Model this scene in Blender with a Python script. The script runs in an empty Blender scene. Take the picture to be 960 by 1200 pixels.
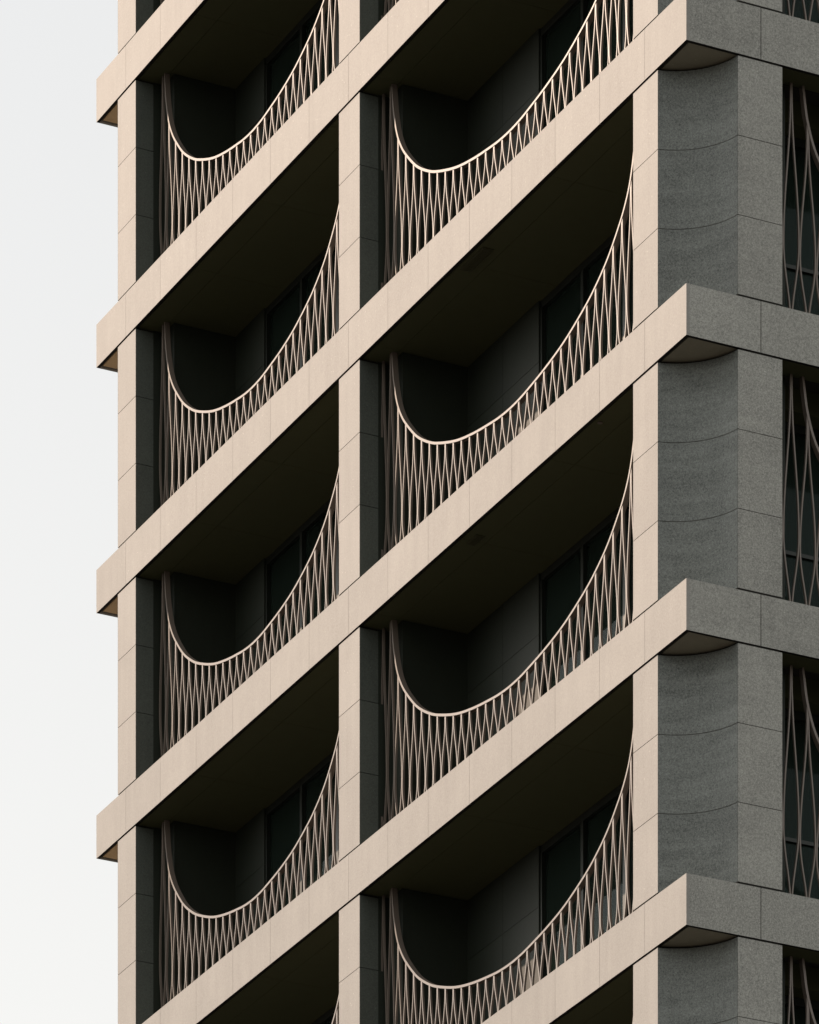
import bpy, bmesh, math, random
from mathutils import Vector
random.seed(7)
scene = bpy.context.scene
C = scene.collection
R = math.radians

# ------------------------------------------------------------------ camera
THETA = 26.3602                       # plan angle of the shaded facade
BASE = (3.2843, 77.396, 1.7 + 36.983) # outer corner of the tower at the reference floor
cam = bpy.data.cameras.new('camera')
cam.sensor_fit = 'HORIZONTAL'
cam.sensor_width = 36.0
cam.lens = 7647.0 / 960.0 * 36.0
cam.shift_y = (4046.1 - 600.0) / 960.0
cam.clip_start = 0.5
cam.clip_end = 6000.0
camo = bpy.data.objects.new('camera', cam)
camo.location = (0, 0, 1.7)
camo.rotation_euler = (R(90), 0, 0)
C.objects.link(camo)
scene.camera = camo

# ------------------------------------------------------------------ light
SUN_EL, SUN_OFF = 31.0, 53.0          # elevation; angle off the normal of the lit facade
th = R(THETA)
Bv = Vector((math.cos(th), math.sin(th), 0)); Av = Vector((-math.sin(th), math.cos(th), 0))
hz = -Bv * math.cos(R(SUN_OFF)) + Av * math.sin(R(SUN_OFF))
sdir = hz * math.cos(R(SUN_EL)) + Vector((0, 0, math.sin(R(SUN_EL))))
sun = bpy.data.lights.new('sun', 'SUN')
sun.energy = 3.2
sun.angle = R(0.5)
sun.color = (1.0, 0.758, 0.58)
suno = bpy.data.objects.new('sun', sun)
suno.rotation_euler = sdir.to_track_quat('Z', 'Y').to_euler()
suno.location = (-60, 20, 120)
C.objects.link(suno)

w = bpy.data.worlds.new('World'); scene.world = w; w.use_nodes = True
nt = w.node_tree; nt.nodes.clear()
out = nt.nodes.new('ShaderNodeOutputWorld'); bg = nt.nodes.new('ShaderNodeBackground')
sky = nt.nodes.new('ShaderNodeTexSky'); sky.sky_type = 'NISHITA'; sky.sun_disc = False
sky.sun_elevation = R(SUN_EL); sky.sun_rotation = math.atan2(hz.x, hz.y)
sky.air_density = 1.0; sky.dust_density = 1.5; sky.ozone_density = 1.0
hs = nt.nodes.new('ShaderNodeHueSaturation'); hs.inputs['Saturation'].default_value = 0.3
nt.links.new(sky.outputs[0], hs.inputs['Color'])
veil = nt.nodes.new('ShaderNodeMix'); veil.data_type = 'RGBA'; veil.blend_type = 'ADD'   # high thin white cloud over the sky
veil.inputs[0].default_value = 1.0
va = [i for i in veil.inputs if i.type == 'RGBA']
gc = nt.nodes.new('ShaderNodeTexCoord'); sx = nt.nodes.new('ShaderNodeSeparateXYZ'); nt.links.new(gc.outputs['Generated'], sx.inputs[0])
rp = nt.nodes.new('ShaderNodeValToRGB'); nt.links.new(sx.outputs['Z'], rp.inputs[0])
rp.color_ramp.elements[0].position = 0.33; rp.color_ramp.elements[0].color = (5.15, 4.85, 4.20, 1)   # whiter, creamier towards the horizon
rp.color_ramp.elements[1].position = 0.50; rp.color_ramp.elements[1].color = (4.80, 4.66, 4.32, 1)
nt.links.new(rp.outputs[0], va[1])
nt.links.new(hs.outputs[0], va[0])
nt.links.new([o for o in veil.outputs if o.type == 'RGBA'][0], bg.inputs['Color']); nt.links.new(bg.outputs[0], out.inputs[0])
bg.inputs['Strength'].default_value = 0.10

vs = scene.view_settings
scene.display_settings.display_device = 'sRGB'
vs.view_transform = 'Standard'; vs.look = 'None'; vs.gamma = 1.0; vs.use_curve_mapping = False
vs.exposure = 0.0
scene.render.engine = 'CYCLES'
scene.cycles.max_bounces = 8
scene.cycles.diffuse_bounces = 5

# ------------------------------------------------------------------ materials
def new_mat(name):
    m = bpy.data.materials.new(name); m.use_nodes = True
    b = m.node_tree.nodes['Principled BSDF']
    return m, m.node_tree, b

def N(t, kind, **kw):
    n = t.nodes.new(kind)
    for k, v in kw.items(): setattr(n, k, v)
    return n

def math_node(t, op, a, b=None):
    n = N(t, 'ShaderNodeMath', operation=op)
    for i, v in enumerate((a, b)):
        if v is None: continue
        if isinstance(v, (int, float)): n.inputs[i].default_value = v
        else: t.links.new(v, n.inputs[i])
    return n.outputs[0]

def stone(name, col, speck=0.35, tone_amt=0.07, rough=0.55, strata=0.0):
    """fine-grained granite: grains, sparse bright and dark crystals, faint streaks, slab-to-slab tone"""
    m, t, b = new_mat(name)
    tc = N(t, 'ShaderNodeTexCoord'); oi = N(t, 'ShaderNodeObjectInfo')
    off = N(t, 'ShaderNodeVectorMath', operation='MULTIPLY_ADD')
    off.inputs[0].default_value = (1, 1, 1)
    rv = N(t, 'ShaderNodeCombineXYZ')
    for i in range(3): t.links.new(math_node(t, 'MULTIPLY', oi.outputs['Random'], 37.0 + 11 * i), rv.inputs[i])
    add = N(t, 'ShaderNodeVectorMath', operation='ADD')
    t.links.new(tc.outputs['Object'], add.inputs[0]); t.links.new(rv.outputs[0], add.inputs[1])
    P = add.outputs[0]
    def noise(scale, detail=2.0, rough_=0.6, vec=P):
        n = N(t, 'ShaderNodeTexNoise'); n.inputs['Scale'].default_value = scale
        n.inputs['Detail'].default_value = detail; n.inputs['Roughness'].default_value = rough_
        t.links.new(vec, n.inputs['Vector']); return n.outputs['Fac']
    g1 = noise(42.0, 3.0, 0.75)
    g2 = noise(95.0, 1.0)
    big = noise(1.6, 4.0, 0.6)
    st = N(t, 'ShaderNodeMapping'); st.inputs['Scale'].default_value = (7.0, 7.0, 0.5)
    t.links.new(P, st.inputs['Vector'])
    streak = noise(1.0, 3.0, 0.6, st.outputs[0])
    vor = N(t, 'ShaderNodeTexVoronoi'); vor.inputs['Scale'].default_value = 26.0
    t.links.new(P, vor.inputs['Vector'])
    sp = N(t, 'ShaderNodeSeparateColor'); t.links.new(vor.outputs['Color'], sp.inputs[0])
    bright = math_node(t, 'MULTIPLY', math_node(t, 'GREATER_THAN', sp.outputs[0], 0.985),
                       math_node(t, 'LESS_THAN', vor.outputs['Distance'], 0.22))
    at = N(t, 'ShaderNodeAttribute', attribute_name='tone')
    v = math_node(t, 'ADD', 1.0, math_node(t, 'MULTIPLY', math_node(t, 'SUBTRACT', g1, 0.5), speck * 2.4))
    v = math_node(t, 'ADD', v, math_node(t, 'MULTIPLY', math_node(t, 'SUBTRACT', g2, 0.5), speck * 1.6))
    v = math_node(t, 'ADD', v, math_node(t, 'MULTIPLY', math_node(t, 'SUBTRACT', big, 0.5), 0.34))
    v = math_node(t, 'ADD', v, math_node(t, 'MULTIPLY', math_node(t, 'SUBTRACT', streak, 0.5), 0.24))
    if strata:      # water marks lying in layers, in patches
        sm_ = N(t, 'ShaderNodeMapping'); sm_.inputs['Scale'].default_value = (1.1, 1.1, 8.0)
        t.links.new(P, sm_.inputs['Vector'])
        lay_ = math_node(t, 'SUBTRACT', noise(1.0, 4.0, 0.65, sm_.outputs[0]), 0.5)
        v = math_node(t, 'ADD', v, math_node(t, 'MULTIPLY', lay_, math_node(t, 'MULTIPLY', noise(0.5, 1.0), strata * 2)))
    v = math_node(t, 'ADD', v, math_node(t, 'MULTIPLY', bright, 0.55))
    v = math_node(t, 'ADD', v, math_node(t, 'MULTIPLY', at.outputs['Fac'], tone_amt))
    mix = N(t, 'ShaderNodeVectorMath', operation='SCALE'); mix.inputs[0].default_value = col
    t.links.new(v, mix.inputs['Scale'])
    t.links.new(mix.outputs[0], b.inputs['Base Color'])
    b.inputs['Roughness'].default_value = rough
    b.inputs['Specular IOR Level'].default_value = 0.35
    bp = N(t, 'ShaderNodeBump'); bp.inputs['Strength'].default_value = 0.12; bp.inputs['Distance'].default_value = 0.004
    t.links.new(g1, bp.inputs['Height']); t.links.new(bp.outputs[0], b.inputs['Normal'])
    return m

def plain(name, col, rough=0.5, metal=0.0, spec=0.5, var=0.12, scale=6.0):
    m, t, b = new_mat(name)
    tc = N(t, 'ShaderNodeTexCoord'); n = N(t, 'ShaderNodeTexNoise')
    n.inputs['Scale'].default_value = scale; n.inputs['Detail'].default_value = 4
    t.links.new(tc.outputs['Object'], n.inputs['Vector'])
    v = math_node(t, 'ADD', 1.0 - var / 2, math_node(t, 'MULTIPLY', n.outputs['Fac'], var))
    s = N(t, 'ShaderNodeVectorMath', operation='SCALE'); s.inputs[0].default_value = col
    t.links.new(v, s.inputs['Scale']); t.links.new(s.outputs[0], b.inputs['Base Color'])
    b.inputs['Roughness'].default_value = rough; b.inputs['Metallic'].default_value = metal
    b.inputs['Specular IOR Level'].default_value = spec
    return m

STONE = stone('granite', (0.284, 0.270, 0.246), speck=0.23, tone_amt=0.05)  # sunlit-face copy of the granite, warmer and smoother
SCOOP = stone('shaded_scoop_granite', (0.165, 0.176, 0.163), speck=0.85, strata=0.9)  # coarser, darker copy for the shaded scoop only; other scoops stay pale
DARKST = stone('shaded_reveal_granite', (0.088, 0.100, 0.087), speck=0.4)  # dark copy for reveals in shade; sun-facing reveals stay pale for bounce
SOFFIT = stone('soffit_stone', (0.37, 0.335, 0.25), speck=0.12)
WARMSOF = stone('bounce_lit_soffit', (0.74, 0.53, 0.30), speck=0.12)  # copy of the soffit stone with sun bounce put into its colour
SHADEFACE = stone('shaded_face_granite', (0.286, 0.284, 0.256), speck=0.72, strata=0.3, tone_amt=0.09)  # shaded-face copy of the granite, shade's heavier grain put into its colour
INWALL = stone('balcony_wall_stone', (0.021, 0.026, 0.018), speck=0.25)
GAP = plain('joint_shadow_gap', (0.03, 0.028, 0.025), 0.9, spec=0.1)
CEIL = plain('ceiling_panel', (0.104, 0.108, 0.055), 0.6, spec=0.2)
FLOOR = plain('balcony_paving', (0.07, 0.065, 0.055), 0.7)
METAL = plain('bronze_paint', (0.180, 0.146, 0.121), 0.38, metal=0.0, spec=0.5)
FRAME = plain('window_frame_bronze', (0.022, 0.026, 0.021), 0.4, metal=0.3)
VENT = plain('vent_grille_metal', (0.088, 0.088, 0.044), 0.5, metal=0.2)
SHEER = plain('sheer_curtain_cloth', (0.15, 0.17, 0.16), 0.9, spec=0.1)
ROOM = plain('room_lining', (0.13, 0.15, 0.125), 0.8)
m, t, b = new_mat('window_glass')
t.nodes.remove(b)
o_ = t.nodes['Material Output']
tr = N(t, 'ShaderNodeBsdfTransparent'); tr.inputs[0].default_value = (0.50, 0.56, 0.54, 1)
gl = N(t, 'ShaderNodeBsdfGlossy'); gl.inputs['Roughness'].default_value = 0.02
gl.inputs[0].default_value = (0.20, 0.225, 0.23, 1)
fr = N(t, 'ShaderNodeFresnel'); fr.inputs['IOR'].default_value = 1.38
mx = N(t, 'ShaderNodeMixShader')
t.links.new(fr.outputs[0], mx.inputs[0]); t.links.new(tr.outputs[0], mx.inputs[1]); t.links.new(gl.outputs[0], mx.inputs[2])
df = N(t, 'ShaderNodeBsdfDiffuse'); df.inputs[0].default_value = (0.085, 0.125, 0.10, 1)   # pale film put into the colour to lift the black panes
dm = N(t, 'ShaderNodeMixShader'); dm.inputs[0].default_value = 0.13
t.links.new(mx.outputs[0], dm.inputs[1]); t.links.new(df.outputs[0], dm.inputs[2])
t.links.new(dm.outputs[0], o_.inputs[0])
GLASS = m

# ------------------------------------------------------------------ mesh helpers
def new_bm():
    bm = bmesh.new(); bm.faces.layers.float.new('tone'); return bm

def prism(bm, poly, z0, z1, mi=0, tone=0.0, smooth=None):
    lay = bm.faces.layers.float['tone']
    area = sum(poly[i][0] * poly[(i + 1) % len(poly)][1] - poly[(i + 1) % len(poly)][0] * poly[i][1] for i in range(len(poly)))
    if area < 0: poly = poly[::-1]
    lo = [bm.verts.new((x, y, z0)) for x, y in poly]; hi = [bm.verts.new((x, y, z1)) for x, y in poly]
    n = len(poly); fs = [bm.faces.new(lo[::-1]), bm.faces.new(hi)]
    for i in range(n):
        j = (i + 1) % n
        fs.append(bm.faces.new((lo[i], lo[j], hi[j], hi[i])))
    for f in fs: f.material_index = mi; f[lay] = tone
    return fs

def box(bm, x0, x1, y0, y1, z0, z1, mi=0, tone=0.0):
    return prism(bm, [(x0, y0), (x1, y0), (x1, y1), (x0, y1)], z0, z1, mi, tone)

def to_mesh(name, bm, mats, mirror=None):
    if mirror:
        ax, L = mirror
        for v in bm.verts: v.co[ax] = L - v.co[ax]
        bmesh.ops.reverse_faces(bm, faces=bm.faces)
    me = bpy.data.meshes.new(name); bm.to_mesh(me); bm.free()
    for mt in mats: me.materials.append(mt)
    return me

def link(name, me, parent, loc=(0, 0, 0), label=None):
    o = bpy.data.objects.new(name, me); C.objects.link(o); o.parent = parent; o.location = loc
    if label: o['label'] = label
    return o

def copy_part(o, parent, loc):
    c = o.copy(); C.objects.link(c); c.parent = parent; c.location = loc
    for ch in o.children:
        d = ch.copy(); C.objects.link(d); d.parent = c
        for g in ch.children:
            e = g.copy(); C.objects.link(e); e.parent = d
    return c

def place(lst, parent, levels):
    """lst of part objects built at level 0 -> copies at every level"""
    for o in lst:
        for i, k in enumerate(levels):
            z = o.location.z
            if i == 0: o['_z'] = z
        base = o['_z']; del o['_z']
        for k in levels:
            if k == 0: continue
            copy_part(o, parent, (0, 0, base + k * H))

# ------------------------------------------------------------------ ground
bm = bmesh.new()
S = 3000.0
bm.faces.new([bm.verts.new(p) for p in ((-S, -S, 0), (S, -S, 0), (S, S, 0), (-S, S, 0))])
gm = plain('asphalt_ground', (0.05, 0.048, 0.045), 0.9, scale=0.2, var=0.3)
g = bpy.data.objects.new('ground', to_mesh('ground', bm, [gm])); C.objects.link(g); g['kind'] = 'structure'

# ------------------------------------------------------------------ tower
H = 3.5; BAND = 0.613; LY = 17.453; LX = 10.2; GP = 0.020
FX = 0.012                         # pillars sit a little behind the bands
tower = bpy.data.objects.new('apartment_tower', None); C.objects.link(tower)
tower.location = BASE; tower.rotation_euler = (0, 0, th); tower.empty_display_size = 2
tower['label'] = 'tall stone apartment tower with scooped corners and drooping curved balcony railings'
tower['category'] = 'building'
LEVELS = list(range(-3, 5))
rt = lambda: random.uniform(-1, 1)

# --- floor band: a ring of stone slabs, dark backing shows in the joints
JF = [1.037, 2.19, 3.355, 4.52, 5.69, 6.86, 8.03, 9.20, 10.405, 11.615, 12.82, 14.025, 15.232, 16.42]
JR = [1.015, 2.18, 3.35, 4.52, 5.69, 6.86, 8.03, 9.185]
def band_mesh(i):
    bm = new_bm(); T = 0.045
    def slab(x0, x1, y0, y1, t_, mi=0):
        fs = box(bm, x0, x1, y0, y1, 0, BAND, mi, t_); fs[0].material_index = 1  # stone underside takes the dark gap colour to stand in for shade
    def run(js, L, put, g_):
        e = [0.0] + js + [L]
        for k in range(len(e) - 1):
            put(e[k] + (g_ if k else 0), e[k + 1] - (g_ if k < len(e) - 2 else 0), rt())
    run(JF, LY, lambda a, b_, t_: slab(0, T, a, b_, t_), 0.0024)
    run(JR, LX, lambda a, b_, t_: slab(a if a > 0 else T, b_ if b_ < LX else LX - T, 0, T, t_, 2), 0.0055)
    run(JR, LX, lambda a, b_, t_: box(bm, a if a > 0 else T, b_ if b_ < LX else LX - T, LY - T, LY, 0, BAND, 0, t_), 0.004)
    run(JF, LY, lambda a, b_, t_: box(bm, LX - T, LX, a, b_, 0, BAND, 0, t_), 0.004)
    D = 0.46
    i0 = T + 0.002
    box(bm, i0, D, i0, LY - i0, 0.04, BAND - 0.02, 1)
    box(bm, LX - D, LX - i0, i0, LY - i0, 0.04, BAND - 0.02, 1)
    box(bm, D, LX - D, i0, D, 0.04, BAND - 0.02, 1)
    box(bm, D, LX - D, LY - D, LY - i0, 0.04, BAND - 0.02, 1)
    zs_, ze_ = BAND - 0.018, BAND - 0.001      # stone sill on top of the upstand
    box(bm, i0, D, i0, LY - i0, zs_, ze_); box(bm, LX - D, LX - i0, i0, LY - i0, zs_, ze_)
    box(bm, D + 0.002, LX - D - 0.002, i0, D, zs_, ze_); box(bm, D + 0.002, LX - D - 0.002, LY - D, LY - i0, zs_, ze_)
    return to_mesh('floor_band', bm, [STONE, GAP, SHADEFACE])
bands = [band_mesh(i) for i in range(4)]
for n, k in enumerate(LEVELS + [5]):
    link('floor_band', bands[n % 4], tower, (0, 0, k * H))

# --- corner pillar: three courses, concave scoop of shallow radius
def arc_pts(n=18):
    a, b_ = (FX, 0.731), (0.707, FX)
    cx, cy = (a[0] + b_[0]) / 2, (a[1] + b_[1]) / 2
    ch = math.hypot(a[0] - b_[0], a[1] - b_[1]); s = 0.150
    r = (ch * ch / 4 + s * s) / (2 * s)
    nx, ny = -(b_[1] - a[1]) / ch, (b_[0] - a[0]) / ch     # towards +x+y
    if nx + ny < 0: nx, ny = -nx, -ny
    ox, oy = cx + nx * (s - r), cy + ny * (s - r)
    a0 = math.atan2(a[1] - oy, a[0] - ox); a1 = math.atan2(b_[1] - oy, b_[0] - ox)
    return [(ox + r * math.cos(a0 + (a1 - a0) * i / n), oy + r * math.sin(a0 + (a1 - a0) * i / n)) for i in range(n + 1)]
Z0, Z1 = BAND + 0.030, H - GP
TH_ = [Z0 + (Z1 - Z0) * i / 3 for i in range(4)]
JG = 0.004
def courses():
    for i in range(3):
        yield TH_[i] + (JG if i else 0), TH_[i + 1] - (JG if i < 2 else 0)
def corner_mesh(mirror, scoop=3):
    bm = new_bm(); arc = arc_pts()
    for z0, z1 in courses():
        t1, t2, t3, t4, t5 = rt(), rt(), rt(), rt(), rt()
        box(bm, FX, 0.020, 0.731, 1.35, z0, z1, 0, t1)                       # lit strip
        inner = [(x + 0.03, y + 0.03) for x, y in arc]
        a2 = [(arc[0][0], arc[0][1] - 0.002)] + arc[1:-1] + [(arc[-1][0] - 0.004, arc[-1][1])]
        lay = bm.faces.layers.float['tone']
        fr_ = [bm.verts.new((x, y, z)) for z in (z0, z1) for x, y in a2]
        n = len(a2)
        cp = [bm.verts.new(v.co) for v in fr_]
        bk = [bm.verts.new((x + 0.035, y + 0.035, z)) for z in (z0, z1) for x, y in a2]
        for i in range(n - 1):
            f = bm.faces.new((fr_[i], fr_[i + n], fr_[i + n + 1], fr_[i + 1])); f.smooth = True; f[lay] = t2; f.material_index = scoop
            f2 = bm.faces.new((cp[i], cp[i + 1], bk[i + 1], bk[i])); f2[lay] = t2
            f3 = bm.faces.new((cp[i + n], bk[i + n], bk[i + n + 1], cp[i + n + 1])); f3[lay] = t2
        box(bm, 0.707, 1.314, FX, 0.020, z0, z1, 4, t3)                      # side strip
        box(bm, 0.022, 0.285, 1.32, 1.349, z0, z1, 0 if not mirror or mirror[0] == 0 else 2, t4)                    # reveals: paler towards the sun for bounce, dark elsewhere
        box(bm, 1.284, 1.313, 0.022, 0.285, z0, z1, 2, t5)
    core = [(0.019, 1.318), (0.019, 0.76)] + [(x + 0.028, y + 0.028) for x, y in arc[1:-1]] + [(0.735, 0.019), (1.282, 0.019), (1.282, 0.28), (0.9, 0.28), (0.28, 0.9), (0.28, 1.318)]
    prism(bm, core, BAND - 0.015, H + 0.03, 1)
    me = to_mesh('corner_pillar', bm, [STONE, GAP, DARKST, SCOOP, SHADEFACE], None)
    if mirror:
        ax, L = mirror
        for v in me.vertices: v.co[ax] = L - v.co[ax]
        me.flip_normals()
    return me
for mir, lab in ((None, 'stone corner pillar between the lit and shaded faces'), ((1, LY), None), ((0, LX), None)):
    ms = [corner_mesh(mir, 3 if mir is None else 0) for _ in range(3)]  # scoops beyond the near corner use paler stone to bounce more light
    for n, k in enumerate(LEVELS):
        link('corner_pillar', ms[n % 3], tower, (0, 0, k * H))

# --- intermediate pillar on the lit facade
PA, PB = 8.893, 9.512
def pillar_mesh():
    bm = new_bm()
    for z0, z1 in courses():
        a, b_, c_ = rt(), rt(), rt()
        box(bm, FX, 0.020, PA, PB, z0, z1, 0, a)
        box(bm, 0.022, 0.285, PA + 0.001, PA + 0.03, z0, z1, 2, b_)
        box(bm, 0.022, 0.285, PB - 0.03, PB - 0.001, z0, z1, 0, c_)  # sun-facing reveal, kept pale for bounce light
    box(bm, 0.019, 0.28, PA + 0.031, PB - 0.031, BAND - 0.015, H + 0.03, 1)
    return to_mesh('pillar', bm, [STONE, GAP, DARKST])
ms = [pillar_mesh() for _ in range(3)]
for n, k in enumerate(LEVELS): link('pillar', ms[n % 3], tower, (0, 0, k * H))

# --- soffit slab of every floor (balcony ceilings and corner undersides), balcony paving on top
def soffit_mesh():
    bm = new_bm(); I = 0.072; zb = 0.012
    # corner undersides in stone, the sunlit one tinted with bounce glow; balcony ceilings in darker panels
    def strip(a0, a1, d0, d1, put): put(d0, d1, a0, a1)
    fr_ = lambda d0, d1, a0, a1, mi: box(bm, d0, d1, a0, a1, zb, 0.30, mi, rt())
    ri_ = lambda d0, d1, a0, a1, mi: box(bm, a0, a1, d0, d1, zb, 0.30, mi, rt())
    # lit facade
    box(bm, I, 1.15, I, 1.15, zb, 0.30, 0, 0.0)
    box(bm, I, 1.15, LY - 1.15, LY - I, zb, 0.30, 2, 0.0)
    box(bm, LX - 1.15, LX - I, I, 1.15, zb, 0.30, 0, 0.0)
    cuts = [1.155, 3.6, 6.04, 8.49, 9.9, 12.1, 14.2, LY - 1.155]
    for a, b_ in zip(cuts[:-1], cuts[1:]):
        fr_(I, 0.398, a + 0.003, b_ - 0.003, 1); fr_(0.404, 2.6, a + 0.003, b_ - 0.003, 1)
    cuts = [1.155, 3.6, 6.04, LX - 1.155]
    for a, b_ in zip(cuts[:-1], cuts[1:]):
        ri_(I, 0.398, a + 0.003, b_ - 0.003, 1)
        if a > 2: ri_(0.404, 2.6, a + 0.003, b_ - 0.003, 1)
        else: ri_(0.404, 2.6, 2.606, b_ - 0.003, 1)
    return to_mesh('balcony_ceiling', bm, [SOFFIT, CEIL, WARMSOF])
sm = soffit_mesh()
for k in LEVELS + [5]: link('balcony_ceiling', sm, tower, (0, 0, k * H))

bm = new_bm()
box(bm, 0.462, 2.6, 0.462, LY - 0.462, 0.305, 0.42)
box(bm, 2.602, LX - 0.462, 0.462, 2.6, 0.305, 0.42)
fm = to_mesh('balcony_floor', bm, [FLOOR])
for k in LEVELS: link('balcony_floor', fm, tower, (0, 0, k * H))

# --- core of the tower and its plain lower shaft
bm = new_bm()
zt = 5 * H + BAND
box(bm, 2.61, LX - 0.6, 2.61, LY - 0.5, -3 * H - 0.5, zt - 0.1)
link('core_wall', to_mesh('core_wall', bm, [ROOM]), tower)
bm = new_bm()
box(bm, 0.3, LX - 0.3, 0.3, LY - 0.3, -BASE[2] + 0.02, -3 * H - 0.01)
link('lower_wall', to_mesh('lower_wall', bm, [STONE]), tower)
bm = new_bm()
box(bm, 0.5, LX - 0.5, 0.5, LY - 0.5, zt - 0.09, zt + 0.02)
link('roof', to_mesh('roof', bm, [FLOOR]), tower)

# --- balconies: side walls, back wall with joints, windows
BW = 1.40
ZA, ZB = 0.425, H + 0.008
def wall_objs(front, lo, hi, w0, w1, edge=0):
    """lo..hi: balcony clear width, w0..w1: glazed stretch of the back wall"""
    def bx(bm, d0, d1, a0, a1, z0, z1, mi=0, tn=0.0):
        if front: box(bm, d0, d1, a0, a1, z0, z1, mi, tn)
        else: box(bm, a0, a1, d0, d1, z0, z1, mi, tn)
    zj = [ZA, 1.62, 2.72, ZB]
    walls = []
    for a, b_ in ((lo, w0), (w1, hi)):
        bm = new_bm()
        n = max(1, round((b_ - a) / 0.9))
        for i in range(n):
            for j in range(3):
                bx(bm, BW, BW + 0.05, a + (b_ - a) * i / n + 0.003, a + (b_ - a) * (i + 1) / n - 0.003, zj[j] + 0.003, zj[j + 1] - 0.003, 0, rt())
        bx(bm, BW + 0.04, BW + 0.2, a, b_, ZA, ZB, 1)
        # side wall behind the pillar
        if a == lo: bx(bm, 0.452, BW + 0.2, lo - 0.17, lo + 0.002, ZA, ZB, 2 if front else 0, rt())  # unseen end wall of lit balconies in pale stone, for warm bounce
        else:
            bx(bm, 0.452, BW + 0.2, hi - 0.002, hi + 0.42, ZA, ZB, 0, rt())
            if front: bx(bm, 0.288, 0.46, edge, edge + 0.06, ZA, ZB, 0, rt())     # closes the recess behind the pillar
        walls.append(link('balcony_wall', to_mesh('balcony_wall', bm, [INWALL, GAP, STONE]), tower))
    # window: frame with mullions, panes as children
    bm = new_bm()
    n = max(2, round((w1 - w0) / 1.03)); st = (w1 - w0) / n
    zt_, zb_ = ZB - 0.10, ZA + 0.02
    bx(bm, BW + 0.03, BW + 0.12, w0, w1, zt_, ZB - 0.002); bx(bm, BW + 0.03, BW + 0.12, w0, w1, ZA, zb_ + 0.06)
    for i in range(n + 1):
        c = w0 + st * i; hw = 0.045 if i in (0, n) else (0.035 if i % 2 else 0.05)
        a, b_ = max(w0, c - hw), min(w1, c + hw)
        bx(bm, BW + 0.02, BW + 0.13, a, b_, zb_ + 0.06, zt_)
    bx(bm, BW + 0.035, BW + 0.11, w0 + 0.05, w1 - 0.05, 1.25 if front else 1.90, 1.30 if front else 1.945)
    win = link('sliding_window', to_mesh('sliding_window', bm, [FRAME]), tower)
    for i in range(n):
        bm = new_bm(); a = w0 + st * i + 0.03; b_ = w0 + st * (i + 1) - 0.03
        bx(bm, BW + 0.07, BW + 0.085, a, b_, zb_ + 0.05, zt_ + 0.01)
        link('pane', to_mesh('pane', bm, [GLASS]), win)
    bm = bmesh.new(); prev = None; nn = int((w1 - w0) * 46); ph = random.uniform(0, 6)
    for i in range(nn + 1):
        a = w0 + 0.02 + (w1 - w0 - 0.04) * i / nn
        d = BW + 0.28 + 0.03 * math.sin(i * 0.8 + ph) + 0.012 * math.sin(i * 0.31 + 2 * ph)
        cur = [bm.verts.new((d, a, z) if front else (a, d, z)) for z in (ZA + 0.02, ZB - 0.03)]
        if prev: bm.faces.new((prev[0], prev[1], cur[1], cur[0]))
        prev = cur
    drape = link('curtain', to_mesh('curtain', bm, [SHEER]), tower)
    return walls + [win, drape]
allparts = []
allparts += wall_objs(True, 1.50, 8.51, 1.9, 6.48, PA + 0.004)
allparts += wall_objs(True, 9.92, 15.76, 10.2, 14.80, LY - 1.346)
allparts += wall_objs(False, 1.60, LX - 1.60, 1.95, LX - 1.9)

# --- railings
RAIL = [(0, 1.365), (.075, 1.374), (.15, 1.40), (.30, 1.475), (.446, 1.585), (.595, 1.76), (.684, 1.90), (.774, 2.09), (.848, 2.31),
        (.908, 2.53), (.952, 2.78), (.982, 3.10), (.995, 3.38), (1.0, H + 0.012)]
def catmull(pts, sub=10):
    P_ = [(-pts[1][0], pts[1][1])] + pts + [(pts[-1][0] + 0.0003, pts[-1][1] + 0.12)]
    o = []
    for i in range(1, len(P_) - 2):
        p0, p1, p2, p3 = P_[i - 1:i + 3]
        for s in range(sub):
            u = s / sub
            o.append(tuple(0.5 * (2 * p1[q] + (p2[q] - p0[q]) * u + (2 * p0[q] - 5 * p1[q] + 4 * p2[q] - p3[q]) * u * u + (3 * p1[q] - p0[q] - 3 * p2[q] + p3[q]) * u ** 3) for q in (0, 1)))
    o.append(pts[-1]); return o
CURVE = catmull(RAIL)
def rail_z(tau):
    tau = abs(tau)
    if tau >= 1: return None
    for (a, za), (b_, zb_) in zip(CURVE[:-1], CURVE[1:]):
        if a <= tau <= b_ and b_ > a: return za + (zb_ - za) * (tau - a) / (b_ - a)
    return H
D0 = 0.328
def ribbon(bm, pts, hw, d0, d1, front, smooth=True):
    """a flat bar: centre line pts (s, z) in the facade plane, width 2*hw, depth d0..d1"""
    n = len(pts); ring = []
    for i in range(n):
        a = pts[max(0, i - 1)]; b_ = pts[min(n - 1, i + 1)]
        tx, tz = b_[0] - a[0], b_[1] - a[1]; l = math.hypot(tx, tz) or 1
        nx, nz = -tz / l, tx / l
        r = []
        for sg, d in ((-1, d0), (1, d0), (1, d1), (-1, d1)):
            s = pts[i][0] + sg * nx * hw; z = pts[i][1] + sg * nz * hw
            r.append(bm.verts.new((d, s, z) if front else (s, d, z)))
        ring.append(r)
    for i in range(n - 1):
        for q in range(4):
            q2 = (q + 1) % 4
            bm.faces.new((ring[i][q], ring[i][q2], ring[i + 1][q2], ring[i + 1][q]))
    bm.faces.new(ring[0][::-1]); bm.faces.new(ring[-1])
BWD = 0.0180
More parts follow.
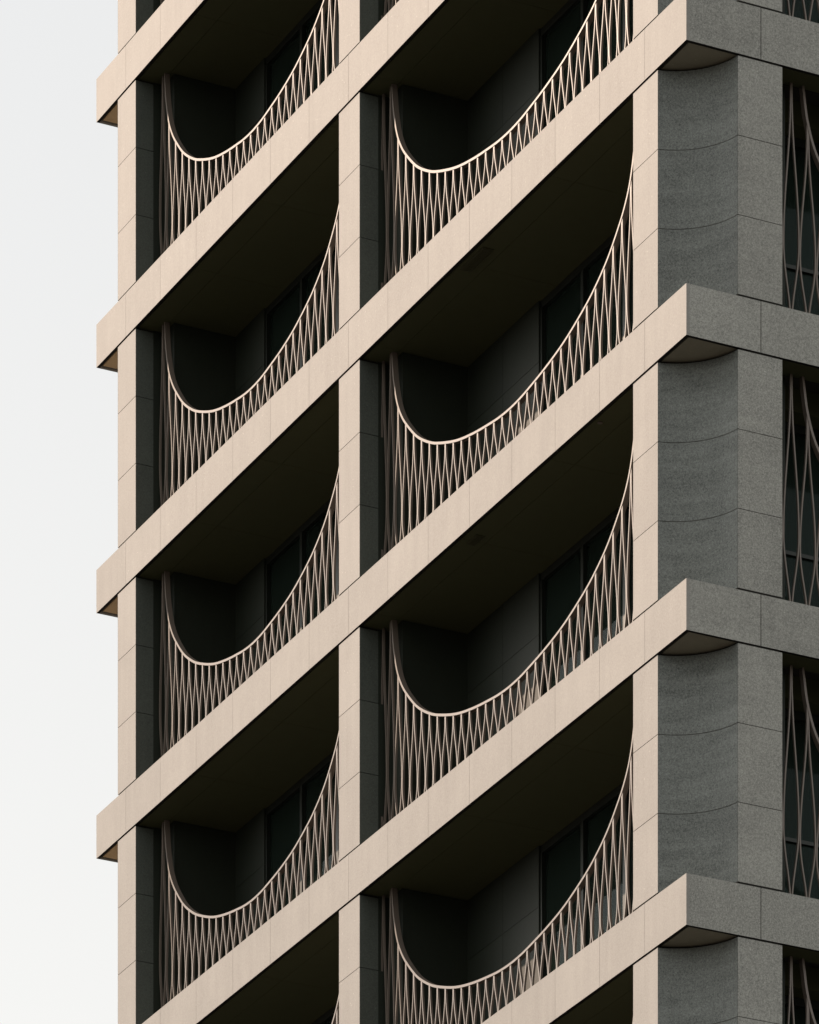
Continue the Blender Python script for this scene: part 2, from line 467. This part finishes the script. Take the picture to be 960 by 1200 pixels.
def railing(front, centre, a, lo, hi, p, phase):
    bm = bmesh.new()
    zb_ = BAND - 0.004; hb = BWD / 2
    i0 = math.ceil((lo + 0.02 - phase) / p); i1 = math.floor((hi - 0.02 - phase) / p)
    for i in range(i0, i1 + 1):
        c = phase + i * p; tau = (c - centre) / a
        zr = rail_z(tau) if abs(tau) < 1 else None
        zr = H + 0.012 if zr is None else zr - 0.004
        zn = zb_ + (zr - zb_) * (0.335 if zr > 1.7 else 0.30)
        ns = max(14, int((zr - zb_) * 15))
        for sg in (-1, 1):
            pts = []
            for q in range(ns + 1):
                z = zb_ + (zr - zb_) * q / ns
                ph = math.pi * min(1, max(0, (zr - z) / (zr - zn) * 1.08 - 0.08)) if z > zn else math.pi + math.pi * (zn - z) / (zn - zb_)
                wv = math.cos(ph)
                off_ = hb + (p / 2 - BWD) * (1 - wv) / 2
                pts.append((c + sg * off_, z))
            ribbon(bm, pts, hb, D0, D0 + 0.029, front)
    bmesh.ops.recalc_face_normals(bm, faces=bm.faces)
    me = to_mesh('balcony_railing', bm, [METAL])
    o = link('balcony_railing', me, tower)
    bm = bmesh.new()
    pts = [(centre - a * u, z) for u, z in CURVE[::-1]] + [(centre + a * u, z) for u, z in CURVE[1:]]
    ribbon(bm, pts, 0.0155, D0 - 0.006, D0 + 0.070, front)
    bmesh.ops.recalc_face_normals(bm, faces=bm.faces)
    link('top_rail', to_mesh('top_rail', bm, [METAL]), o)
    return o
allparts.append(railing(True, 5.215, 3.36, 1.35, 8.893, 0.2285, 8.397))
allparts.append(railing(True, 12.88, 2.93, 9.512, LY - 1.35, 0.2262, 15.665))
rr = railing(False, 5.10, 3.32, 1.314, LX - 1.314, 0.2300, 1.620)
rr['label'] = 'pinkish brown curved railing on the shaded side of the tower'
allparts.append(rr)
for o in allparts:
    for k in LEVELS:
        if k: copy_part(o, tower, (0, 0, k * H))

# --- small things: ceiling vents and a downlight, a curtain
def vent(y0, y1, x0, x1, k, slats):
    bm = new_bm()
    zc = k * H + 0.012
    box(bm, x0, x1, y0, y1, zc - 0.012, zc - 0.002)
    o = link('ceiling_vent', to_mesh('ceiling_vent', bm, [VENT]), tower)
    bm = new_bm()
    for i in range(slats):
        x = x0 + 0.015 + (x1 - x0 - 0.03) * i / (slats - 1)
        box(bm, x - 0.004, x + 0.004, y0 + 0.02, y1 - 0.02, zc - 0.02, zc - 0.0125)
    link('slat', to_mesh('slat', bm, [VENT]), o)
vent(5.55, 6.2, 0.12, 0.28, 1, 6)
vent(5.85, 6.15, 0.18, 0.30, 0, 5)
bm = new_bm()
prism(bm, [(0.15 + 0.035 * math.cos(q * math.pi / 8), 2.46 + 0.035 * math.sin(q * math.pi / 8)) for q in range(16)], 0.004, 0.010)
link('downlight', to_mesh('downlight', bm, [METAL]), tower)
